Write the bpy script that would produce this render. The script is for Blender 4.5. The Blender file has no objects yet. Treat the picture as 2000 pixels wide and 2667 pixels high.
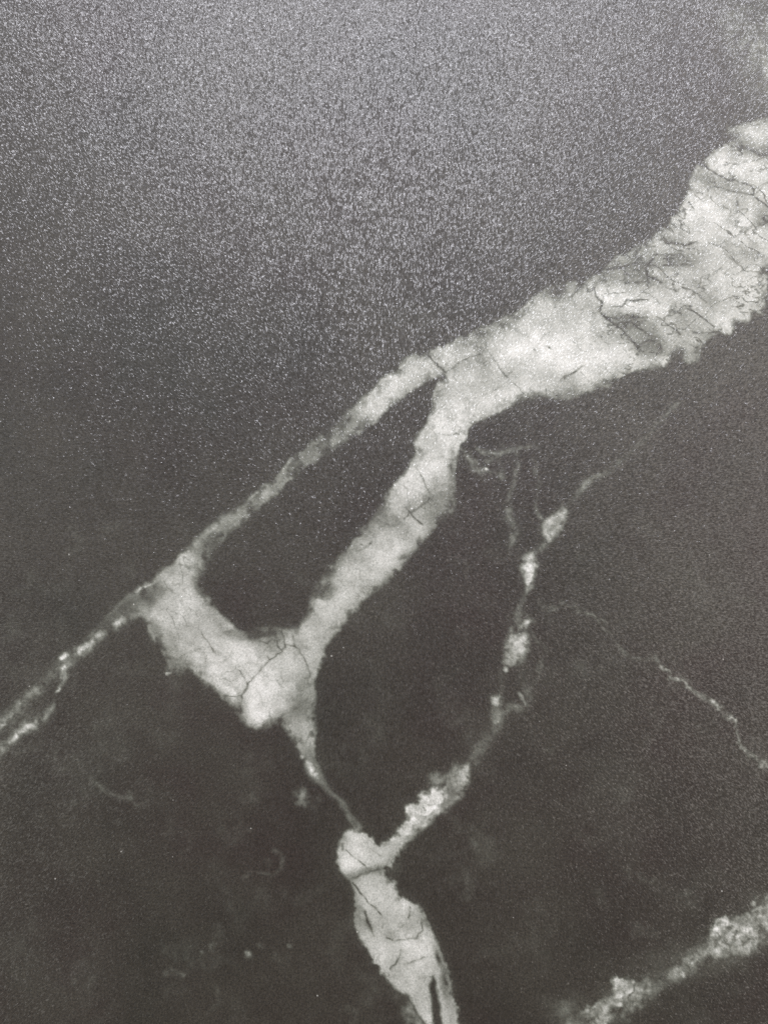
import bpy, math
import numpy as np

S = bpy.context.scene
# ------------------------------------------------------------------ units
PX = 0.00008                 # metres on the slab per photograph pixel (the frame shows 16 x 21 cm of stone)
CX, CY = 1000.0, 1333.5
W_M = 2000 * PX

# ------------------------------------------------------------------ camera, straight above the slab, wide lens held close
cam_d = bpy.data.cameras.new('camera')
cam = bpy.data.objects.new('camera', cam_d)
S.collection.objects.link(cam)
S.camera = cam
cam_d.sensor_fit = 'HORIZONTAL'
cam_d.sensor_width = 36.0
cam_d.lens = 30.0
CAM_H = W_M * cam_d.lens / cam_d.sensor_width
cam.location = (0, 0, CAM_H)
cam.rotation_euler = (0, 0, 0)
cam_d.clip_start = 0.005
cam_d.clip_end = 50

# ------------------------------------------------------------------ world: dim neutral room light
w = bpy.data.worlds.new('World')
S.world = w
w.use_nodes = True
bg = w.node_tree.nodes['Background']
bg.inputs['Color'].default_value = (1.0, 0.94, 0.87, 1)
bg.inputs['Strength'].default_value = 0.10

# ------------------------------------------------------------------ lamps: window ahead, softer opening to the right, weak one to the left
def area(name, az, el, dist, sx, sy, power, col):
    d = bpy.data.lights.new(name, 'AREA')
    d.shape = 'RECTANGLE'
    d.size, d.size_y = sx, sy
    d.energy = power
    d.color = col
    o = bpy.data.objects.new(name, d)
    a, e = math.radians(az), math.radians(el)
    o.location = (dist * math.cos(e) * math.sin(a), dist * math.cos(e) * math.cos(a), dist * math.sin(e))
    v = -o.location
    o.rotation_euler = v.to_track_quat('-Z', 'Y').to_euler()
    S.collection.objects.link(o)
    return o
area('window_light', 0, 46, 2.0, 2.0, 0.42, 92, (0.925, 0.925, 1.0))
area('side_light', 85, 38, 2.2, 2.4, 1.6, 44, (1.0, 0.93, 0.86))
area('left_light', -100, 32, 2.2, 2.0, 1.2, 17, (1.0, 0.98, 0.92))

S.view_settings.view_transform = 'Standard'
S.view_settings.look = 'None'
S.view_settings.exposure = 0
S.view_settings.gamma = 1
S.view_settings.use_curve_mapping = False
S.cycles.use_denoising = False
S.cycles.max_bounces = 4

# ------------------------------------------------------------------ sampling grid over the slab, in photograph pixels
STEP = 2.6
fx = np.arange(-60, 2062, STEP)
fy = np.arange(-60, 2730, STEP)
def ext(f, lo, hi):
    a = np.concatenate([np.arange(lo, f[0] - 20, 40.0), f, np.arange(f[-1] + 40, hi, 40.0), [hi]])
    return a
gx = ext(fx, -1600.0, 3600.0)
gy = ext(fy, -1300.0, 4000.0)
GX, GY = np.meshgrid(gx, gy)

rng = np.random.default_rng(11)
def vnoise(x, y, scale, seed):
    t = np.random.default_rng(seed).random((256, 256))
    u, v = x / scale + 37.3 + seed * 3.1, y / scale + 11.7 + seed * 1.7
    i, j = np.floor(u).astype(int), np.floor(v).astype(int)
    f, g = u - i, v - j
    f = f * f * (3 - 2 * f); g = g * g * (3 - 2 * g)
    i0, i1, j0, j1 = i % 256, (i + 1) % 256, j % 256, (j + 1) % 256
    return ((t[j0, i0] * (1 - f) + t[j0, i1] * f) * (1 - g) + (t[j1, i0] * (1 - f) + t[j1, i1] * f) * g) * 2 - 1
def fbm(x, y, scale, seed, octv=4, gain=0.5):
    s, a, n = 0, 1.0, 0
    c, sn = math.cos(0.6), math.sin(0.6)
    for k in range(octv):
        s = s + a * vnoise(x, y, scale, seed + k * 7)
        n += a; a *= gain; scale *= 0.5
        x, y = c * x - sn * y, sn * x + c * y
    return s / n
def ss(a, b, x):
    t = np.clip((x - a) / (b - a), 0, 1)
    return t * t * (3 - 2 * t)

# edge warp, strong at small scales so that the vein rims look ragged
RG = (5.5 + 4 * ss(1300, 1600, GX) + 1.0 * ss(2000, 2200, GY)) * (.25 + 1.6 * ss(-.5, .6, fbm(GX, GY, 70, 9, 2)))
WX = GX + 7 * fbm(GX, GY, 46, 1) + RG * fbm(GX, GY, 17, 3, 3, .65)
WY = GY + 7 * fbm(GX, GY, 46, 2) + RG * fbm(GX, GY, 17, 4, 3, .65)
# fine warp for cracks
QX = GX + 6.0 * fbm(GX, GY, 24, 5, 4, .6)
QY = GY + 6.0 * fbm(GX, GY, 24, 6, 4, .6)

def win(x0, y0, x1, y1, m):
    a, b = np.searchsorted(gx, [x0 - m, x1 + m]); c, d = np.searchsorted(gy, [y0 - m, y1 + m])
    return slice(c, d), slice(a, b)
def seg_dist(px, py, pts, closed):
    """unsigned distance to the polyline, inside test, and the parameter along it"""
    n = len(pts); d2 = np.full(px.shape, 1e12); ins = np.zeros(px.shape, bool); tt = np.zeros(px.shape)
    for k in range(n if closed else n - 1):
        x0, y0 = pts[k][:2]; x1, y1 = pts[(k + 1) % n][:2]
        ex, ey = x1 - x0, y1 - y0
        L = ex * ex + ey * ey + 1e-9
        wx, wy = px - x0, py - y0
        t = np.clip((wx * ex + wy * ey) / L, 0, 1)
        q = (wx - t * ex) ** 2 + (wy - t * ey) ** 2
        m = q < d2
        d2[m] = q[m]; tt[m] = k + t[m]
        if closed and y0 != y1:
            c = ((y0 > py) != (y1 > py)) & (px < ex * (py - y0) / ey + x0)
            ins ^= c
    return np.sqrt(d2), ins, tt
def poly(pts, fine=True, margin=60):
    """signed distance (positive inside) on the window round the polygon"""
    a = np.array([p[:2] for p in pts], float)
    sl = win(a[:, 0].min(), a[:, 1].min(), a[:, 0].max(), a[:, 1].max(), margin)
    d, ins, _ = seg_dist(WX[sl], WY[sl], pts, True)
    return sl, np.where(ins, d, -d)

V = np.zeros(GX.shape)          # how much white mineral shows at each point: 0 dark ground, 1 white vein

# ------------------------------------------------------------------ the great forked vein
OUT = [(2700,-120),(2200,180),(2000,305),(1942,316),(1899,330),(1894,345),(1908,356),(1867,381),(1841,402),(1823,424),(1801,460),
 (1787,507),(1765,551),(1725,594),(1675,634),(1653,642),(1640,655),(1602,668),(1581,695),(1559,713),(1530,715),(1519,739),
 (1465,739),(1422,748),(1400,764),(1385,776),(1367,790),(1356,805),(1298,834),(1247,852),(1204,870),(1175,884),
 (1153,903),(1113,913),(1098,925),(1081,917),(1052,931),(1041,946),(1045,960),(1033,968),(1018,973),(1003,974),(987,993),(969,1015),
 (945,1034),(934,1046),(909,1066),(891,1090),(862,1117),(825,1142),(789,1173),(760,1189),(731,1218),(717,1242),(692,1258),
 (674,1276),(645,1298),(619,1316),(583,1341),(563,1358),(539,1380),(513,1403),(481,1430),(456,1457),(419,1488),(390,1513),
 (358,1535),(329,1553),(300,1580),(264,1617),(224,1657),(181,1693),(160,1704),(158,1716),(166,1730),(150,1765),(146,1798),(156,1800),(159,1776),
 (170,1753),(195,1730),(231,1702),(253,1675),(289,1640),(307,1630),(333,1617),(362,1605),(376,1612),(383,1639),(401,1668),(423,1700),
 (438,1725),(441,1757),(455,1748),(470,1754),(500,1752),(529,1768),(554,1789),(566,1805),(572,1818),(601,1844),(623,1869),
 (641,1891),(666,1900),(690,1898),(710,1893),(733,1893),(750,1920),(768,1941),(782,1967),(797,1988),(812,2008),(828,2024),
 (837,2015),(826,1968),(819,1917),(821,1845),(824,1808),(822,1780),(835,1740),(847,1702),(865,1666),(891,1634),
 (912,1598),(952,1561),(988,1532),(1013,1509),(1046,1483),(1075,1447),(1107,1411),(1144,1371),(1176,1335),(1187,1313),
 (1185,1263),(1187,1219),(1192,1172),(1209,1151),(1220,1134),(1222,1116),(1247,1098),(1291,1080),(1312,1065),(1341,1051),
 (1381,1040),(1424,1036),(1461,1040),(1500,1033),(1537,1020),(1592,998),(1635,973),(1675,960),(1718,958),(1747,944),
 (1765,934),(1783,942),(1805,951),(1820,938),(1830,907),(1841,886),(1867,869),(1903,860),(1921,839),(1953,835),(1964,817),
 (1986,813),(1995,792),(2002,765),(1996,755),(2001,735),(1996,705),(2015,680),(2120,560),(2700,200)]
HOLE = [(1153,978),(1139,1000),(1124,1036),(1121,1069),(1113,1101),(1092,1127),(1077,1152),(1081,1177),(1070,1199),(1052,1235),
 (1013,1281),(995,1317),(966,1353),(919,1397),(901,1433),(885,1449),(850,1481),(835,1506),(821,1553),(803,1607),(781,1629),
 (734,1636),(691,1638),(647,1642),(625,1640),(607,1625),(586,1607),(568,1586),(553,1568),(539,1550),(524,1531),(521,1510),
 (531,1492),(537,1459),(551,1441),(570,1414),(600,1387),(647,1347),(703,1300),(753,1256),(786,1224),(825,1199),(869,1166),
 (927,1131),(983,1096),(1000,1072),(1034,1046),(1070,1020),(1103,999),(1131,986)]
sl, dO = poly(OUT, margin=80)
_, dHf = poly(HOLE, margin=2000)
tmp = np.full(GX.shape, -1e3); tmp[_] = dHf
dH = tmp[sl]
d = np.minimum(dO, -dH)
X, Y = GX[sl], GY[sl]
soft = 4.0 + 6.0 * ss(-0.3, 0.5, fbm(X, Y, 90, 31, 2)) + 3.5 * ss(1000, 1500, Y)
core = ss(-1.0, 1.0, d / soft)
halo = ss(-30, 8, d) * 0.11
body = np.maximum(core, halo)

def ridge(x, y, scale, seed, ang, st, wdt):
    a = math.radians(ang)
    u, v = (math.cos(a) * x + math.sin(a) * y) / st, -math.sin(a) * x + math.cos(a) * y
    return 1 - ss(0, wdt, np.abs(fbm(u, v, scale, seed, 4, .55)))
def texture(X, Y):
    t = .14 * fbm(X, Y, 95, 41, 3, .6) + .11 * fbm(X, Y, 34, 45, 3, .55)
    east = ss(1500, 1640, X) * ss(1300, 900, Y)
    m1 = ss(-.1, .5, fbm(X, Y, 80, 49, 2)); m2 = ss(-.1, .5, fbm(X, Y, 70, 50, 2))
    t -= east * (.50 * m1 * ridge(X, Y, 46, 52, 36, 2.4, .04) + .46 * m2 * ridge(X, Y, 40, 53, 8, 2.6, .035) + .3 * ridge(X, Y, 75, 58, -28, 2, .03) + .12 * m1 * ridge(X, Y, 90, 54, 30, 2, .25))
    west = 1 - east
    t -= west * (.17 * m1 * ridge(X, Y, 60, 55, 58, 2.2, .03) + .15 * m2 * ridge(X, Y, 56, 56, -42, 2.4, .03) + .10 * m2 * ridge(X, Y, 70, 57, 20, 1.5, .2))
    return t
# broad tone of the mineral: (x, y, radius along x, radius along y, angle, gain)
TONES = [  # darker areas
 (905,1110,60,36,-38,-.12),(850,1140,70,30,-38,-.24),(790,1200,70,24,-40,-.30),(735,1245,60,20,-42,-.18),(690,1290,60,20,-42,-.14),(640,1330,60,22,-40,-.24),(585,1380,60,24,-42,-.22),
 (540,1420,40,24,-42,-.34),(400,1545,40,28,-40,-.30),(355,1575,55,36,-42,-.38),(300,1605,60,34,-42,-.40),(240,1660,70,34,-44,-.34),(200,1705,50,30,-44,-.25),
 (160,1770,40,40,-60,-.25),(435,1690,34,60,-25,-.20),(462,1735,40,30,0,-.18),(395,1640,26,40,-20,-.14),
 (777,1820,38,60,5,-.22),(762,1860,34,40,20,-.14),(790,1950,30,60,-20,-.10),(812,1990,24,40,-20,-.22),
 (851,1541,26,22,0,-.34),(835,1500,30,34,0,-.14),(866,1485,24,60,25,-.16),(930,1420,30,70,35,-.10),(990,1340,30,70,35,-.12),
 (1000,1357,50,20,10,-.20),(1050,1385,40,30,-30,-.10),(1125,1330,60,50,-30,-.16),(1150,1290,40,60,0,-.08),(1140,1370,40,40,-40,-.14),(1180,1230,14,60,0,-.22),(1010,1510,60,12,-35,-.20),
 (1447,764,34,26,-15,-.44),(1480,1005,40,34,-20,-.18),(1440,1038,70,14,-6,-.20),(1262,884,20,30,30,-.20),(1230,880,60,24,-25,-.14),(1300,850,60,20,-25,-.12),
 (1250,935,60,34,-35,-.12),(1640,700,80,34,-20,-.24),(1670,690,40,60,0,-.20),(1600,705,40,24,-20,-.16),(1780,655,80,34,8,-.14),(1760,685,50,24,0,-.26),(1740,625,30,14,10,-.18),
 (1660,870,70,44,40,-.20),(1620,835,50,16,10,-.22),(1690,905,44,30,0,-.20),(1765,925,20,24,0,-.30),(1700,860,120,30,30,-.10),(1790,840,80,50,30,-.10),
 (1880,480,90,22,18,-.20),(1960,380,70,22,10,-.24),(1985,400,40,18,0,-.26),(1900,340,60,26,-20,-.18),(1990,560,24,40,0,-.16),(1820,700,120,40,-20,-.06),
 (1820,930,26,26,0,-.14),(1870,610,100,34,20,-.06),(1830,760,60,24,40,-.14),(1945,665,50,30,40,-.07),
 (640,1650,70,16,0,-.30),(690,1660,50,26,-10,-.20),(560,1600,24,60,-40,-.14),(450,1600,30,60,-20,-.06),(590,1830,50,14,45,-.24),(625,1850,24,44,0,-.18),(725,1890,24,14,0,-.35),
 # whiter areas
 (690,1830,50,70,10,.16),(620,1745,70,60,-20,.10),(720,1760,60,50,0,.12),(560,1715,60,30,-35,.07),(500,1500,50,40,-40,.05),
 (1450,900,110,70,-15,.10),(1560,950,90,40,-20,.10),(1400,820,60,40,-20,.06),(1350,1010,90,24,-15,.08),(1180,1130,60,40,0,.10),
 (1590,770,70,24,10,.20),(1660,800,80,18,6,.14),(1860,560,100,60,0,.10),(1930,720,60,60,0,.08),(1890,840,60,24,-20,.14),(1740,940,40,16,-15,.16),(1900,430,80,26,15,.10),(1960,440,30,40,0,.06),
 (1080,1260,60,50,30,.12),(1010,1420,50,40,-30,.10),(940,1430,20,40,25,.05),(870,1600,40,60,25,.04),(1110,1200,40,40,0,.10)]
tone = np.full(X.shape, 0.80)
for (cx, cy, rx, ry, an, g) in TONES:
    a = math.radians(an); s2 = win(cx, cy, cx, cy, 3 * max(rx, ry))
    rr = [slice(max(s2[k].start - sl[k].start, 0), max(s2[k].stop - sl[k].start, 0)) for k in (0, 1)]
    xx, yy = WX[sl][rr[0], rr[1]] - cx, WY[sl][rr[0], rr[1]] - cy
    u = (math.cos(a) * xx + math.sin(a) * yy) / rx; v = (-math.sin(a) * xx + math.cos(a) * yy) / ry
    r2 = u * u + v * v
    tone[rr[0], rr[1]] += g * np.exp(-r2 * r2 * 0.7 - 0.35 * r2)
tone += 1.25 * texture(X, Y)
rim = 1 - ss(2, 34, d)
rag = fbm(X, Y, 20, 51, 3)
tone -= rim * (0.10 + 0.38 * ss(-.1, .5, rag))
V[sl] = np.maximum(V[sl], body * np.clip(tone, 0.16, 1.05))

# ------------------------------------------------------------------ smaller veins: polygons with a strength, a softness and a graininess
def blob(pts, strength, soft=7, grain=.25, gs=18, seed=60):
    soft = soft * 1.5 + 1; grain = grain * 1.15 + .08
    sl, d = poly(pts, margin=50)
    X, Y = GX[sl], GY[sl]
    v = np.maximum(ss(-1.25, .6, d / soft), ss(-26, 6, d) * 0.16) * strength * (1 + grain * 1.6 * fbm(X, Y, gs, seed, 3, .6) + grain * .5 * fbm(X, Y, 55, seed + 3, 2) - .5 * ss(0, .5, fbm(X, Y, 11, seed + 9, 2)) * (1 - ss(0, 14, d)))
    V[sl] = np.maximum(V[sl], v)
def streak(pts, width, strength, soft=.7, grain=.5, gs=16, seed=70, warp=True, add=False):
    """pts may carry their own width and strength as 3rd and 4th number"""
    a = np.array([p[:2] for p in pts], float)
    sl = win(a[:, 0].min(), a[:, 1].min(), a[:, 0].max(), a[:, 1].max(), width * 3 + 20)
    d, _, t = seg_dist(WX[sl], WY[sl], pts, False)
    k = np.arange(len(pts))
    wd = np.interp(t, k, [p[2] if len(p) > 2 else width for p in pts])
    st = np.interp(t, k, [p[3] if len(p) > 3 else strength for p in pts])
    X, Y = GX[sl], GY[sl]
    n = 1 + grain * 2.0 * fbm(X, Y, gs, seed, 3, .6)
    v = st * np.exp(-(d / (wd * .5 + 1e-3)) ** 2 * soft) * np.clip(n, 0, 2)
    if add: V[sl] = V[sl] + v
    else: V[sl] = np.maximum(V[sl], v)

LOWER = [(908,2163),(895,2172),(883,2186),(878,2212),(880,2248),(890,2273),(912,2295),(919,2327),(921,2367),(927,2403),(934,2443),
 (956,2472),(974,2508),(1003,2552),(1024,2577),(1060,2595),(1075,2617),(1086,2642),(1104,2667),(1150,2740),(1300,3100),(1450,3700),
 (1560,3700),(1400,3100),(1240,2740),(1198,2667),(1187,2610),(1169,2548),(1154,2494),(1136,2454),(1125,2418),(1107,2382),(1089,2358),(1068,2342),
 (1050,2336),(1041,2345),(1028,2320),(1024,2304),(1003,2280),(993,2262),(1005,2256),(1019,2262),(1028,2233),(1046,2208),(1058,2183),
 (1045,2168),(1033,2172),(1018,2181),(986,2201),(972,2185),(958,2172),(945,2166),(931,2168),(918,2160)]
sl, d = poly(LOWER)
SLOT = [(1124,2548),(1117,2566),(1125,2602),(1129,2646),(1133,2680),(1150,2760),(1175,2760),(1158,2700),(1153,2667),(1147,2631),(1140,2591),(1131,2552)]
s2, d2 = poly(SLOT, margin=2000)
tmp = np.full(GX.shape, -1e3); tmp[s2] = d2
d = np.minimum(d, -tmp[sl])
X, Y = GX[sl], GY[sl]
t = 0.84 + texture(X, Y)
def gs_(cx, cy, rx, ry, an, g):
    a = math.radians(an); xx, yy = WX[sl] - cx, WY[sl] - cy
    u = (math.cos(a) * xx + math.sin(a) * yy) / rx; v = (-math.sin(a) * xx + math.cos(a) * yy) / ry
    return g * np.exp(-(u * u + v * v))
for q in [(935,2380,14,60,-10,-.20),(955,2400,14,40,-25,-.12),(1050,2410,60,36,0,-.13),(1100,2390,20,46,-30,-.24),(1040,2440,70,20,0,-.10),(1150,2530,12,70,-15,-.30),
          (1075,2570,60,40,20,-.12),(1090,2620,40,30,20,-.14),(915,2285,24,12,0,-.20),(960,2270,50,10,-10,-.26),(1010,2262,14,14,0,-.2),(1030,2500,40,40,0,-.08),
          (893,2190,14,22,0,-.10),(1045,2195,16,24,0,-.08),(1050,2370,34,24,30,.10),(990,2330,30,40,0,.05),(1100,2470,50,24,-20,.07),(985,2490,24,30,30,.08),(910,2250,24,24,0,.07),(1160,2580,14,60,-10,-.16),(1180,2640,14,50,0,-.10)]:
    t = t + gs_(*q)
t -= (1 - ss(0, 18, d)) * (.06 + .2 * ss(0, .7, fbm(X, Y, 16, 91, 3)))
V[sl] = np.maximum(V[sl], np.maximum(ss(-1, 1, d / 6.0), ss(-24, 6, d) * .14) * np.clip(t, .15, 1.05))
# spur by the bottom edge
blob([(1050,2625),(1066,2612),(1086,2640),(1104,2667),(1150,2730),(1100,2730),(1075,2680),(1056,2650)], .38, 8, .4)
# branch from the heart up to the right
blob([(1018,2181),(1030,2172),(1036,2160),(1050,2150),(1064,2142),(1062,2136),(1075,2128),(1085,2135),(1075,2160),(1062,2180),(1046,2208),(1030,2220)], .82, 5, .1)
blob([(1035,2178),(1034,2168),(1048,2156),(1066,2152),(1078,2157),(1070,2172),(1052,2188)], .85, 5, .1)
blob([(1055,2150),(1062,2136),(1056,2110),(1058,2100),(1075,2096),(1090,2101),(1095,2090),(1090,2072),(1096,2066),(1112,2070),(1120,2058),(1140,2055),(1152,2062),(1156,2085),(1150,2105),(1120,2125),(1090,2140)], .88, 5, .14, 14)
blob([(1055,2180),(1062,2140),(1110,2105),(1150,2062),(1170,2030),(1190,2005),(1217,1994),(1219,2040),(1206,2069),(1170,2101),(1134,2130),(1107,2154),(1075,2178),(1050,2205)], .55, 7, .35, 22, 63)
blob([(1160,2048),(1165,2033),(1180,2025),(1200,2027),(1203,2036),(1190,2048),(1170,2055)], .62, 8, .3, 12)
blob([(1116,2040),(1120,2015),(1150,2022),(1170,2012),(1180,1992),(1216,1985),(1212,2010),(1160,2040),(1130,2050)], .34, 8, .5)
streak([(1216,1997),(1237,1968),(1262,1930),(1285,1905)], 34, .20, .8, .5)
streak([(1238,1962),(1258,1928)], 12, .16)
streak([(1284,1906,30,.25),(1296,1880,32,.42),(1298,1858,30,.42),(1293,1840,22,.36)], 30, .4, .8, .4)
streak([(1291,1822),(1293,1834)], 19, .85, .8, .15)
streak([(1300,1862),(1324,1848),(1350,1840),(1364,1834)], 26, .30, .8, .6)
streak([(1350,1803),(1358,1818),(1365,1834)], 8, .55, .8, .3)
streak([(1372,1805),(1378,1820)], 30, .20, .8, .6)
streak([(1317,1743),(1318,1746)], 12, .75, .8, .1)
streak([(1312,1752),(1306,1790),(1296,1815)], 18, .14, .8, .5)
blob([(1465,1323),(1476,1330),(1462,1363),(1451,1392),(1433,1410),(1418,1392),(1411,1377),(1420,1359),(1443,1341)], .74, 7, .2)
streak([(1425,1413),(1408,1428),(1386,1441)], 20, .32, .8, .5)
blob([(1386,1439),(1389,1460),(1400,1475),(1393,1500),(1386,1529),(1371,1541),(1366,1515),(1357,1482),(1362,1457),(1374,1446)], .72, 7, .3)
streak([(1371,1540),(1362,1560),(1355,1580)], 16, .22, .8, .4)
blob([(1358,1580),(1368,1590),(1371,1609),(1384,1620),(1368,1641),(1352,1642),(1328,1640),(1330,1620),(1345,1594)], .45, 8, .6)
blob([(1360,1618),(1378,1616),(1384,1622),(1366,1640),(1350,1640)], .58, 5, .4, 10)
blob([(1328,1656),(1345,1650),(1372,1650),(1370,1690),(1350,1722),(1331,1731),(1317,1726),(1318,1680)], .70, 9, .3)

# left end: two thin grey strands
streak([(166,1735,44,.4),(125,1765,30,.26),(95,1800,32,.44),(70,1820,28,.38),(35,1855,34,.34),(0,1885,34,.42),(-60,1930,34,.4),(-500,2300,30,.3)], 30, .4, .8, .5)
streak([(150,1800,10,.5),(156,1785,14,.3),(166,1755,24,.45)], 14, .5, .8, .6)
streak([(140,1832,12,.22),(132,1850,22,.3),(108,1868,30,.50),(80,1888,34,.55),(47,1912,26,.60),(15,1940,26,.44),(0,1952,24,.42),(-60,2010,30,.4),(-500,2500,20,.3)], 26, .5, .8, .6)
for (x, y, r, s) in [(5,1893,14,.6),(170,1710,15,.85),(172,1738,20,.80),(383,1523,13,.75),(361,1535,12,.65),(310,1622,22,.7),(260,1655,20,.6),(216,1690,22,.75),(232,1680,20,.6),(150,1799,10,.75),(443,1756,8,.7),(417,1503,11,.6)]:
    streak([(x - .4 * r, y + .3 * r), (x + .4 * r, y - .3 * r)], r, s, .8, .35, 10)
streak([(270,1650,16,.4),(245,1668,20,.55),(215,1698,26,.6),(195,1715,20,.35)], 20, .7, .9, .7)
streak([(1100,2000,1,0),(828,2024,28,.50),(845,2048,13,.30),(870,2070,15,.32),(892,2094,16,.32),(908,2125,17,.34),(926,2160,24,.36)][1:], 19, .42, .8, .3)
streak([(806,1990),(815,2008),(822,2016)], 22, .8, .9, .3)
streak([(788,1973),(789,1975)], 12, .8)
blob([(780,2056),(795,2060),(798,2076),(790,2096),(776,2092),(766,2076)], .46, 9, .3)
streak([(662,2078),(664,2080)], 18, .16)

# lower right strand
blob([(1516,2700),(1516,2667),(1519,2635),(1545,2625),(1560,2612),(1577,2606),(1588,2624),(1584,2667),(1580,2700),(1540,2800),(1300,3300),(1200,3300)], .50, 7, .6, 15)
blob([(1562,2620),(1578,2606),(1588,2624),(1584,2660),(1570,2660)], .62, 6, .3)
blob([(1595,2559),(1606,2552),(1624,2550),(1660,2558),(1653,2584),(1631,2600),(1617,2630),(1600,2626),(1592,2620),(1599,2591)], .64, 6, .35, 12)
blob([(1655,2559),(1700,2556),(1760,2548),(1735,2580),(1700,2602),(1660,2622),(1610,2640)], .26, 12, .5, 18)
streak([(1640,2620),(1660,2610)], 26, .4)
blob([(1756,2534),(1791,2532),(1785,2548),(1758,2548)], .70, 5, .4, 9)
blob([(1783,2532),(1775,2515),(1783,2501),(1809,2487),(1845,2461),(1856,2464),(1845,2486),(1816,2514),(1800,2530)], .42, 8, .6, 14)
blob([(1852,2436),(1850,2420),(1867,2400),(1885,2394),(1899,2414),(1910,2432),(1916,2450),(1916,2470),(1890,2480),(1872,2468)], .66, 6, .45, 16)
blob([(1912,2444),(1924,2421),(1932,2392),(1946,2378),(1961,2392),(1971,2429),(1968,2476),(1950,2497),(1906,2483),(1880,2478),(1908,2466)], .56, 7, .5, 15)
streak([(1853,2440),(1855,2465),(1854,2486)], 11, .62, .9, .3)
streak([(1853,2432),(1866,2402),(1884,2396)], 12, .75, .9, .3)
streak([(1888,2400),(1895,2412)], 18, .8, .9, .3)
blob([(1957,2358),(1968,2335),(1974,2338),(1968,2362)], .7, 4, .3)
blob([(1960,2376),(1978,2362),(2000,2352),(2060,2330),(2400,2150),(2500,2200),(2120,2390),(2040,2400),(2000,2378),(1980,2372)], .58, 7, .6, 16)
blob([(1975,2345),(2000,2332),(2060,2310),(2060,2340),(2000,2350),(1980,2358)], .34, 6, .6, 10)
blob([(1960,2390),(2000,2384),(2060,2380),(2060,2430),(2000,2455),(1970,2480),(1960,2440)], .22, 14, .4)
blob([(1870,2490),(1960,2490),(1900,2520),(1850,2530),(1800,2545)], .16, 16, .4)
streak([(1700,2520,60,.1),(1780,2500,60,.14),(1840,2470,40,.14)], 50, .12)
streak([(1470,2640),(1510,2690)], 60, .18)

streak([(1500,2690,70,.42),(1580,2640,70,.48),(1640,2590,70,.50),(1740,2556,50,.38),(1800,2510,56,.48),(1850,2475,70,.50),(1920,2450,96,.60),(1990,2400,100,.56),(2080,2350,80,.5)], 60, .3, 1.15, .75, 26)
blob([(1880,2400),(1950,2384),(1968,2400),(1972,2470),(1940,2496),(1880,2480)], .5, 8, .5, 13, 66)
# faint hairlines and clouds on the dark ground
streak([(1400,1575,15,0.14),(1430,1590,21,0.22),(1465,1570,17,0.17),(1510,1590,15,0.20),(1556,1605,15,0.28),(1574,1623,13,0.22),(1588,1648,11,0.11),(1610,1684,12,0.22),(1646,1713,14,0.18),(1680,1722,15,0.17),(1707,1712,19,0.25),(1729,1746,14,0.31),(1747,1764,16,0.45),(1780,1775,16,0.48),
  (1809,1800,14,0.34),(1834,1818,21,0.28),(1865,1834,19,0.48),(1885,1858,16,0.36),(1910,1880,14,0.45),(1917,1920,12,0.25),(1924,1948,16,0.31),(1961,1974,16,0.28),(1986,1995,18,0.36),(2040,2030,15,0.28),(2400,2300,15,0.28)], 13, .2, 1.3, .75, 12)
streak([(1468,1330,12,.14),(1490,1300,12,.13),(1512,1280,15,.30),(1530,1260,16,.44),(1546,1248,14,.42),(1575,1230,13,.24),(1606,1211,13,.22),(1640,1180,12,.13),(1700,1120,12,.14),(1760,1050,14,.24)], 12, .2, .7, .4)
streak([(1236,1226),(1262,1224)], 16, .30); streak([(1264,1221),(1266,1223)], 8, .7)
streak([(1270,1200),(1285,1192),(1306,1183),(1340,1172)], 15, .28)
streak([(1303,1234),(1306,1243),(1296,1240)], 12, .30)
streak([(1228,1180),(1232,1215),(1240,1226)], 14, .22); streak([(1240,1195),(1243,1205)], 12, .26); streak([(1200,1180),(1230,1215),(1262,1250)], 20, .12); streak([(1310,1165),(1300,1200),(1306,1235)], 12, .18)
streak([(1342,1235,12,.18),(1328,1290,13,.22),(1324,1325,12,.34),(1327,1352,26,.26),(1341,1390,20,.26),(1330,1420,14,.14)], 12, .16)
streak([(1405,1270,10,.14),(1398,1300,10,.16),(1398,1332,12,.30),(1404,1345,12,.32),(1415,1354,12,.34)], 8, .26)
streak([(239,2030,14,.12),(254,2042,15,.2),(272,2060,13,.20),(300,2078,16,.17),(325,2082,18,.22),(340,2074,16,.24),(336,2064,12,.16)], 14, .2, .7, .35)
streak([(350,2098),(352,2100)], 12, .14)
streak([(714,2212),(728,2218),(737,2233),(732,2262),(722,2272),(710,2281),(700,2276),(671,2275)], 9, .17)
streak([(655,2272),(642,2278),(634,2288)], 10, .16); streak([(696,2236),(704,2240),(700,2248)], 12, .12); streak([(738,2310),(745,2335)], 16, .08)
streak([(646,2487),(648,2491)], 14, .48); streak([(530,2482),(524,2500),(535,2522)], 10, .14); streak([(525,2480),(526,2481)], 8, .3)
streak([(554,2462),(550,2475)], 12, .14); streak([(430,2538),(450,2530),(476,2538)], 14, .14); streak([(475,2538),(477,2540)], 8, .3)
streak([(750,2466),(760,2464)], 8, .2); streak([(678,2462),(680,2464)], 9, .25); streak([(566,2420),(568,2440)], 18, .08)
streak([(1216,2280),(1220,2310),(1216,2336)], 24, .15); streak([(1180,2285),(1200,2300)], 30, .06); streak([(1236,2195),(1246,2218)], 16, .14)
streak([(1795,2335),(1806,2355)], 34, .13); streak([(1670,2288),(1692,2300)], 18, .12); streak([(1555,2328),(1570,2345)], 26, .12)
streak([(1655,2415),(1665,2430)], 20, .10); streak([(1690,2430),(1704,2436)], 24, .08); streak([(1772,2325),(1790,2330)], 20, .08)
streak([(1600,2130),(1620,2200)], 60, .05); streak([(1580,2000),(1640,2180)], 90, .035); streak([(280,1960),(330,1880)], 70, .045)
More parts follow.
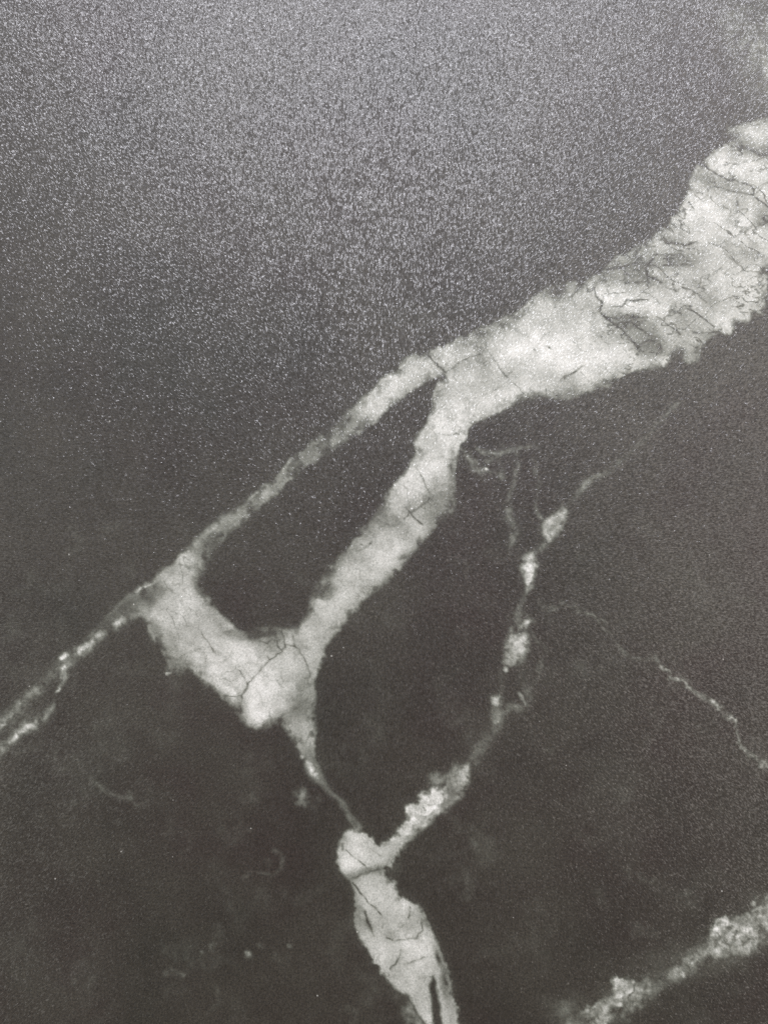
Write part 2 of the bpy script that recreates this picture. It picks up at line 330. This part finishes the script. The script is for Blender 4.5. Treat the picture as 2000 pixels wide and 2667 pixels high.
streak([(560,2250),(580,2330)], 50, .045); streak([(40,2500),(200,2540)], 200, .05); streak([(250,2660),(290,2620)], 30, .06)
streak([(1030,820),(1100,830)], 60, .06); streak([(1930,60),(2050,140)], 150, .22); streak([(1960,120),(2060,240)], 110, .30)
streak([(2040,150),(2500,-300)], 160, .5)

# ------------------------------------------------------------------ cracks: (width, depth, points)
CR = [
 (5,.62,[(1818,420),(1845,439),(1867,453),(1892,464),(1924,471),(1950,482),(1964,493),(1962,511),(1982,525),(1999,538),(2040,560)]),
 (4,.45,[(1863,486),(1906,497),(1961,504)]),(8,.45,[(1906,381),(1942,381),(1964,393),(1982,404),(2002,398),(2060,380)]),
 (5,.5,[(1921,520),(1921,537)]),(9,.5,[(1990,566),(2003,582)]),(3,.35,[(1965,495),(1985,480),(2000,476)]),
 (6,.5,[(1725,613),(1736,630),(1762,634),(1783,640),(1816,630)]),(4,.32,[(1845,630),(1874,641),(1890,644)]),(5,.42,[(1735,662),(1752,664),(1774,659)]),
 (5,.55,[(1729,692),(1762,692),(1780,689),(1801,692)]),(10,.4,[(1740,672),(1746,688)]),(7,.6,[(1702,672),(1688,686),(1680,700),(1689,717),(1722,734)]),(6,.5,[(1686,705),(1689,745)]),
 (8,.45,[(1581,700),(1602,698),(1624,694),(1653,687),(1670,668)]),(6,.4,[(1655,645),(1660,668),(1672,680)]),(5,.42,[(1628,736),(1660,734),(1688,731)]),
 (9,.5,[(1524,742),(1532,760),(1548,745)]),(6,.62,[(1545,750),(1552,770),(1566,784),(1563,810),(1574,824),(1595,839),(1617,857),(1639,878),(1653,897),(1664,915)]),
 (3.5,.35,[(1574,766),(1600,764),(1631,763)]),(4,.5,[(1595,799),(1624,797),(1635,783),(1650,783),(1668,781),(1690,782)]),(3.5,.34,[(1668,756),(1690,765),(1722,788)]),
 (5,.5,[(1584,824),(1613,830),(1635,821),(1653,828),(1678,828)]),(5,.45,[(1603,841),(1646,839),(1660,850),(1675,860)]),
 (5,.55,[(1780,797),(1805,810),(1834,831),(1858,852)]),(5,.5,[(1805,864),(1834,866),(1870,868)]),(5,.42,[(1711,824),(1733,842),(1773,868)]),
 (5,.42,[(1733,745),(1762,759)]),(4,.36,[(1773,746),(1801,752),(1827,777),(1840,784)]),(4,.26,[(1836,724),(1860,712),(1881,698)]),(4,.26,[(1899,672),(1932,694)]),
 (6,.4,[(1660,905),(1675,893),(1695,887),(1715,893),(1724,908),(1712,920)]),(12,.35,[(1716,905),(1722,912)]),(8,.4,[(1765,930),(1774,926)]),
 (5,.42,[(1470,985),(1494,969),(1519,951)]),(4,.4,[(1424,1014),(1423,1032)]),(14,.3,[(1436,760),(1462,764)]),(4,.42,[(1512,745),(1490,774)]),(7,.55,[(1430,905),(1432,907)]),(5,.35,[(1392,908),(1394,910)]),
 (5,.62,[(1112,924),(1135,946),(1157,969)]),(4.5,.42,[(1157,969),(1178,959),(1211,935),(1244,921),(1262,910),(1269,890)]),(3.5,.32,[(1222,899),(1256,903)]),
 (4,.4,[(1265,906),(1291,939),(1298,957),(1320,978),(1348,1007),(1367,1029)]),(4,.4,[(1285,1012),(1309,1000)]),(4,.36,[(1461,989),(1500,964)]),
 (5,.35,[(1168,1083),(1182,1096)]),(4,.4,[(1135,1128),(1160,1134),(1193,1132)]),(4,.3,[(1318,978),(1335,965)]),(4,.25,[(1400,900),(1412,880),(1430,865)]),
 (3.5,.38,[(1093,1234),(1107,1259),(1120,1292)]),(5,.62,[(1120,1297),(1097,1315),(1075,1331),(1053,1350)]),(5,.6,[(1057,1324),(1071,1342),(1097,1368)]),
 (3,.28,[(1124,1300),(1136,1317)]),(4,.35,[(985,1353),(1017,1371),(1039,1362)]),(6,.5,[(940,1417),(942,1419)]),(5,.5,[(962,1418),(966,1414)]),(4,.35,[(932,1436),(959,1422)]),
 (5,.22,[(1125,1194),(1154,1190)]),(6,.36,[(1176,1208),(1180,1232)]),
 (4,.5,[(625,1748),(640,1770),(645,1785),(629,1810),(627,1857)]),(4,.58,[(645,1783),(683,1741),(701,1720),(730,1698),(745,1680),(739,1665),(730,1644)]),
 (3.5,.42,[(629,1812),(611,1814),(575,1814)]),(3.5,.4,[(694,1709),(701,1720)]),(5,.5,[(745,1678),(770,1680),(788,1709),(799,1734),(806,1763)]),(5,.4,[(765,1660),(770,1680)]),
 (4,.42,[(676,1672),(698,1676),(716,1662)]),(3.5,.4,[(719,1662),(721,1683),(734,1696)]),(4,.36,[(799,1767),(804,1788)]),(4,.32,[(427,1513),(437,1531),(466,1550)]),
 (4,.22,[(445,1607),(459,1636)]),(5,.32,[(524,1647),(546,1680),(560,1701)]),(5,.12,[(571,1734),(611,1701)]),(8,.3,[(417,1652),(421,1656)]),(4,.35,[(736,1864),(729,1893)]),
 (6,.2,[(735,1862),(770,1850),(800,1820)]),
 (5,.62,[(919,2302),(950,2340),(988,2382)]),(4,.42,[(901,2215),(930,2240),(959,2266)]),(8,.42,[(915,2288),(930,2284),(956,2273),(990,2264)]),
 (9,.62,[(948,2376),(956,2398),(965,2423)]),(5,.5,[(965,2423),(974,2438)]),(5,.62,[(1070,2362),(1063,2390)]),(5,.42,[(1098,2395),(1100,2425),(1085,2442),(1050,2450),(1024,2454),(1006,2443)]),
 (5,.5,[(1046,2474),(1031,2512),(1015,2527)]),(4,.34,[(1104,2494),(1075,2506),(1053,2514)]),(10,.62,[(1137,2481),(1144,2509)]),(8,.5,[(1158,2550),(1161,2566)]),
 (4,.25,[(970,2218),(995,2230)]),(6,.4,[(893,2200),(890,2215)]),(4,.3,[(1010,2540),(1000,2550)]),(6,.5,[(1102,2105),(1106,2112)]),(5,.5,[(1116,2096),(1120,2098)]),(4,.4,[(1036,2170),(1042,2178)]),
 (4,.5,[(1655,2562),(1650,2585),(1634,2600)]),(5,.5,[(1918,2425),(1912,2440)]),(5,.35,[(1870,2430),(1880,2455),(1900,2462)]),(4,.3,[(1925,2440),(1935,2470)]),(4,.3,[(1945,2400),(1942,2440)])]
cut = np.ones(GX.shape)
for i, (wd, dep, pts) in enumerate(CR):
    a = np.array(pts, float)
    sl = win(a[:, 0].min(), a[:, 1].min(), a[:, 0].max(), a[:, 1].max(), 40)
    d, _, t = seg_dist(QX[sl], QY[sl], pts, False)
    X, Y = GX[sl], GY[sl]
    ww = wd * .5 * (1.15 + .55 * fbm(X, Y, 22, 200 + i, 2))
    k = (1.3 if a[:, 0].min() > 1450 and a[:, 1].max() < 1100 else .85) * dep * np.clip(1.0 + 1.1 * fbm(X, Y, 15, 300 + i, 3), .12, 1.5)
    v = k * np.exp(-(d / np.maximum(ww * .8, 1.35)) ** 2) + .10 * dep * np.exp(-(d / (wd * 2.2)) ** 2)
    cut[sl] *= 1 - np.clip(v, 0, .8)
# hair-fine random cracking inside the white mineral
r1 = np.abs(fbm(GX + .5 * GY, GY - .2 * GX, 85, 111, 3)); r2 = np.abs(fbm(GX, GY, 60, 121, 3))
m = ss(.25, .6, fbm(GX, GY, 120, 131, 2))
hair = (1 - ss(0, .018, r1)) * .22 * ss(0, .4, fbm(GX, GY, 130, 133, 2)) + (1 - ss(0, .022, r2)) * .16 * m
V = V * cut * (1 - hair)
V = np.clip(V, 0, 1.1)
# slow tint of the dark ground: greenish and reddish clouds
TINT = .5 + .9 * fbm(GX, GY, 330, 141, 4, .6)
streak([(1196,1165,16,.20),(1225,1190,18,.26),(1250,1232,14,.30),(1290,1232,12,.22),(1306,1240,12,.26)], 14, .2, .8, .8, 12)
streak([(1240,1160,12,.18),(1262,1178,14,.26),(1300,1182,14,.34),(1345,1168,12,.26),(1400,1160,12,.12)], 14, .2, .8, .8, 12)
streak([(1390,1200,14,.12),(1404,1250,12,.18),(1400,1300,12,.18)], 14, .2, .8, .8, 12)
streak([(1345,1170,12,.16),(1348,1205,14,.22),(1342,1240,12,.22)], 14, .2, .8, .8, 12)
streak([(1380,1640,12,.12),(1420,1700,14,.14),(1400,1770,14,.14),(1375,1800,12,.18)], 14, .2, .8, .8, 14)
for q in range(140):
    cx, cy = rng.uniform(0, 2000), rng.uniform(1350, 2667)
    an, ln = rng.uniform(0, 3.14), rng.uniform(10, 50)
    streak([(cx, cy), (cx + ln * math.cos(an), cy + ln * math.sin(an)), (cx + 1.6 * ln * math.cos(an + .6), cy + 1.6 * ln * math.sin(an + .6))], rng.uniform(10, 44), rng.uniform(.02, .09), .8, .7, 14, 70, True, True)
V = np.maximum(V, 0) + .07 * ss(.15, .6, fbm(GX, GY, 120, 161, 5, .7)) * ss(1350, 1700, GY) * (1 - ss(0, .2, V))
V = np.clip(V, 0, 1.1)
CLOUD = np.clip(.45 + 1.25 * fbm(GX, GY, 210, 151, 5, .62), 0, 1)

# ------------------------------------------------------------------ slab mesh: polished-grain top sheet, sides and underside in one body
ny, nx = GX.shape
THICK = 0.012
top = np.stack([(GX - CX) * PX, (CY - GY) * PX, np.zeros(GX.shape)], -1).reshape(-1, 3)
x0, x1, y0, y1 = top[:, 0].min(), top[:, 0].max(), top[:, 1].min(), top[:, 1].max()
box = np.array([(x, y, z) for z in (0, -THICK) for (x, y) in ((x0, y0), (x1, y0), (x1, y1), (x0, y1))])
verts = np.concatenate([top, box])
idx = np.arange(ny * nx).reshape(ny, nx)
quads = np.stack([idx[:-1, :-1], idx[1:, :-1], idx[1:, 1:], idx[:-1, 1:]], -1).reshape(-1, 4)
b = ny * nx
side = np.array([(b+4, b+5, b+1, b), (b+5, b+6, b+2, b+1), (b+6, b+7, b+3, b+2), (b+7, b+4, b, b+3), (b+7, b+6, b+5, b+4)])
faces = np.concatenate([quads, side])
me = bpy.data.meshes.new('marble_panel')
me.vertices.add(len(verts)); me.vertices.foreach_set('co', verts.astype(np.float32).ravel())
me.loops.add(faces.size); me.loops.foreach_set('vertex_index', faces.astype(np.int32).ravel())
me.polygons.add(len(faces)); me.polygons.foreach_set('loop_start', np.arange(0, faces.size, 4, dtype=np.int32))
me.update(calc_edges=True)
def attr(name, arr):
    at = me.attributes.new(name, 'FLOAT', 'POINT')
    at.data.foreach_set('value', np.concatenate([arr.ravel(), np.zeros(8)]).astype(np.float32))
attr('mineral', V); attr('tint', TINT); attr('cloud', CLOUD)

# ------------------------------------------------------------------ stone material
mat = bpy.data.materials.new('veined_stone')
mat.use_nodes = True
nt = mat.node_tree; N = nt.nodes; L = nt.links
pb = N['Principled BSDF']
def node(t, **k):
    n = N.new(t)
    for a, v in k.items(): setattr(n, a, v)
    return n
def put(sock, v):
    if isinstance(v, bpy.types.NodeSocket): L.new(v, sock)
    else: sock.default_value = v
def mth(op, a, b=None, c=None):
    n = node('ShaderNodeMath', operation=op)
    put(n.inputs[0], a)
    if b is not None: put(n.inputs[1], b)
    if c is not None: put(n.inputs[2], c)
    return n.outputs[0]
def vec(op, a, b=None, scale=None):
    n = node('ShaderNodeVectorMath', operation=op)
    put(n.inputs[0], a)
    if b is not None: put(n.inputs[1], b)
    if scale is not None: put(n.inputs['Scale'], scale)
    return n.outputs[0]
def mixc(f, a, b):
    n = node('ShaderNodeMix', data_type='RGBA')
    put(n.inputs[0], f); put(n.inputs[6], a); put(n.inputs[7], b)
    return n.outputs[2]
def at(name):
    n = node('ShaderNodeAttribute', attribute_name=name); return n.outputs['Fac']
tc = node('ShaderNodeTexCoord')
P = vec('SCALE', tc.outputs['Object'], scale=1.0 / PX)       # photograph pixels on the slab
def noise(v, size, detail=2.0, rough=.5):
    n = node('ShaderNodeTexNoise'); n.noise_dimensions = '2D' if False else '3D'
    put(n.inputs['Vector'], v); put(n.inputs['Scale'], 1.0 / size); put(n.inputs['Detail'], detail); put(n.inputs['Roughness'], rough)
    return n
def stretched(angle, f, off):
    """object coordinates turned by angle and squeezed so that grains run along that direction"""
    m = node('ShaderNodeMapping', vector_type='POINT')
    m.inputs['Rotation'].default_value = (0, 0, -angle)
    m.inputs['Scale'].default_value = (1, 1, 1)
    put(m.inputs['Vector'], P)
    q = node('ShaderNodeMapping'); q.inputs['Scale'].default_value = (1.0 / f, 1.0, 1.0); q.inputs['Location'].default_value = (off, off * .7, off * .3)
    put(q.inputs['Vector'], m.outputs[0])
    return q.outputs[0]
GRAIN = 3.5
# the orange-peel grain runs outward from about the middle of the sheet
sep = node('ShaderNodeSeparateXYZ'); put(sep.inputs[0], P)
px_, py_ = sep.outputs[0], mth('ADD', sep.outputs[1], 60.0)
ang = mth('ARCTAN2', py_, px_)
rad = mth('SQRT', mth('ADD', mth('MULTIPLY', px_, px_), mth('MULTIPLY', py_, py_)))
away = mth('MINIMUM', mth('MULTIPLY', rad, 1 / 700.0), 1.0)
acc, wsum = None, None
for k in range(4):
    th = k * math.pi / 4
    c = mth('COSINE', mth('MULTIPLY', mth('SUBTRACT', ang, th), 2.0))
    c = mth('MAXIMUM', mth('ADD', mth('MULTIPLY', c, away), mth('SUBTRACT', 1.0, away)), 0.0)
    nz = noise(stretched(th, 2.2, 100.0 * k), GRAIN, 2.0, .55).outputs['Color']
    v = vec('SCALE', vec('SUBTRACT', nz, (.5, .5, .5)), scale=c)
    acc = v if acc is None else vec('ADD', acc, v)
    c2 = mth('MULTIPLY', c, c)
    wsum = c2 if wsum is None else mth('ADD', wsum, c2)
slope = vec('SCALE', acc, scale=mth('DIVIDE', 1.0, mth('SQRT', wsum)))
slope = vec('ADD', slope, vec('SCALE', vec('SUBTRACT', noise(P, 11.0, 1.0).outputs['Color'], (.5, .5, .5)), scale=.20))
slope = vec('MULTIPLY', slope, (1, 1, 0))
SLOPE = .80
wave = vec('MULTIPLY', vec('SUBTRACT', noise(P, 60.0, 2.0).outputs['Color'], (.5, .5, .5)), (.06, .06, 0))
geo = node('ShaderNodeNewGeometry')
nrm = vec('NORMALIZE', vec('ADD', vec('ADD', geo.outputs['Normal'], vec('SCALE', slope, scale=SLOPE)), wave))
put(pb.inputs['Normal'], nrm)

vn = at('mineral')
mott = noise(P, 9.0, 3.0, .6).outputs['Fac']
mott2 = noise(P, 5.0, 2.0, .6).outputs['Fac']
m1 = mth('MULTIPLY', mth('SUBTRACT', mott, .5), .12)
m2 = mth('MULTIPLY', mth('SUBTRACT', mott2, .5), .45)
vv = mth('MULTIPLY', vn, mth('ADD', 1.0, mth('ADD', m1, m2)))
ramp = node('ShaderNodeValToRGB')
put(ramp.inputs[0], mth('MULTIPLY', vv, .9))
els = ramp.color_ramp.elements
cols = [(0, (.0, .0, .0)), (.12, (.012, .013, .0105)), (.3, (.048, .052, .043)), (.5, (.115, .121, .104)), (.72, (.245, .250, .227)), (.9, (.385, .385, .36)), (1, (.46, .46, .44))]
els[0].position = 0; els[1].position = 1
for p, c in cols[1:-1]: els.new(p)
for e, (p, c) in zip(sorted(els, key=lambda e: e.position), cols): e.color = (*c, 1)
dark = mixc(at('tint'), (.0098, .0085, .0048, 1), (.0130, .0076, .0053, 1))
cl = at('cloud')
dark = mixc(cl, dark, (.0185, .0155, .0105, 1))
grain_shade = mth('MAXIMUM', mth('ADD', -.5, mth('MULTIPLY', mott2, 3.0)), .1)  # light and shade of the pebbled grain, put into the dark colour as noise
dark = vec('SCALE', dark, scale=grain_shade)
# sparse mica specks, their glints painted as pale dots in the base colour
vo = node('ShaderNodeTexVoronoi'); put(vo.inputs['Vector'], vec('MULTIPLY', P, (1, 1, 0))); vo.inputs['Scale'].default_value = 1 / 34.0
sc_ = node('ShaderNodeSeparateColor'); put(sc_.inputs[0], vo.outputs['Color'])
glint = mth('MULTIPLY', mth('LESS_THAN', vo.outputs['Distance'], mth('MULTIPLY', sc_.outputs[1], .075)), mth('GREATER_THAN', sc_.outputs[0], .80))
base = vec('ADD', vec('ADD', dark, ramp.outputs[0]), vec('SCALE', vec('MULTIPLY', (.55, .54, .50), (1, 1, 1)), scale=mth('MULTIPLY', glint, .3)))
put(pb.inputs['Base Color'], base)
put(pb.inputs['Roughness'], .58)
cn = vec('NORMALIZE', vec('ADD', vec('ADD', geo.outputs['Normal'], vec('SCALE', slope, scale=1.55)), wave))
put(pb.inputs['Coat Normal'], cn)
wt = mth('MULTIPLY', noise(P, 4.5, 1.0).outputs['Fac'], noise(P, 8.0, 1.0).outputs['Fac'])
put(pb.inputs['Coat Weight'], mth('MINIMUM', mth('MULTIPLY', mth('POWER', wt, 1.5), 2.2), 1.0))
put(pb.inputs['Coat Roughness'], .15)
pb.inputs['IOR'].default_value = 1.52
pb.inputs['Specular IOR Level'].default_value = 0.5
me.materials.append(mat)

slab = bpy.data.objects.new('marble_panel', me)
S.collection.objects.link(slab)
slab['label'] = 'dark charcoal stone panel with forking white veins and a finely pebbled sheen'
slab['category'] = 'marble panel'
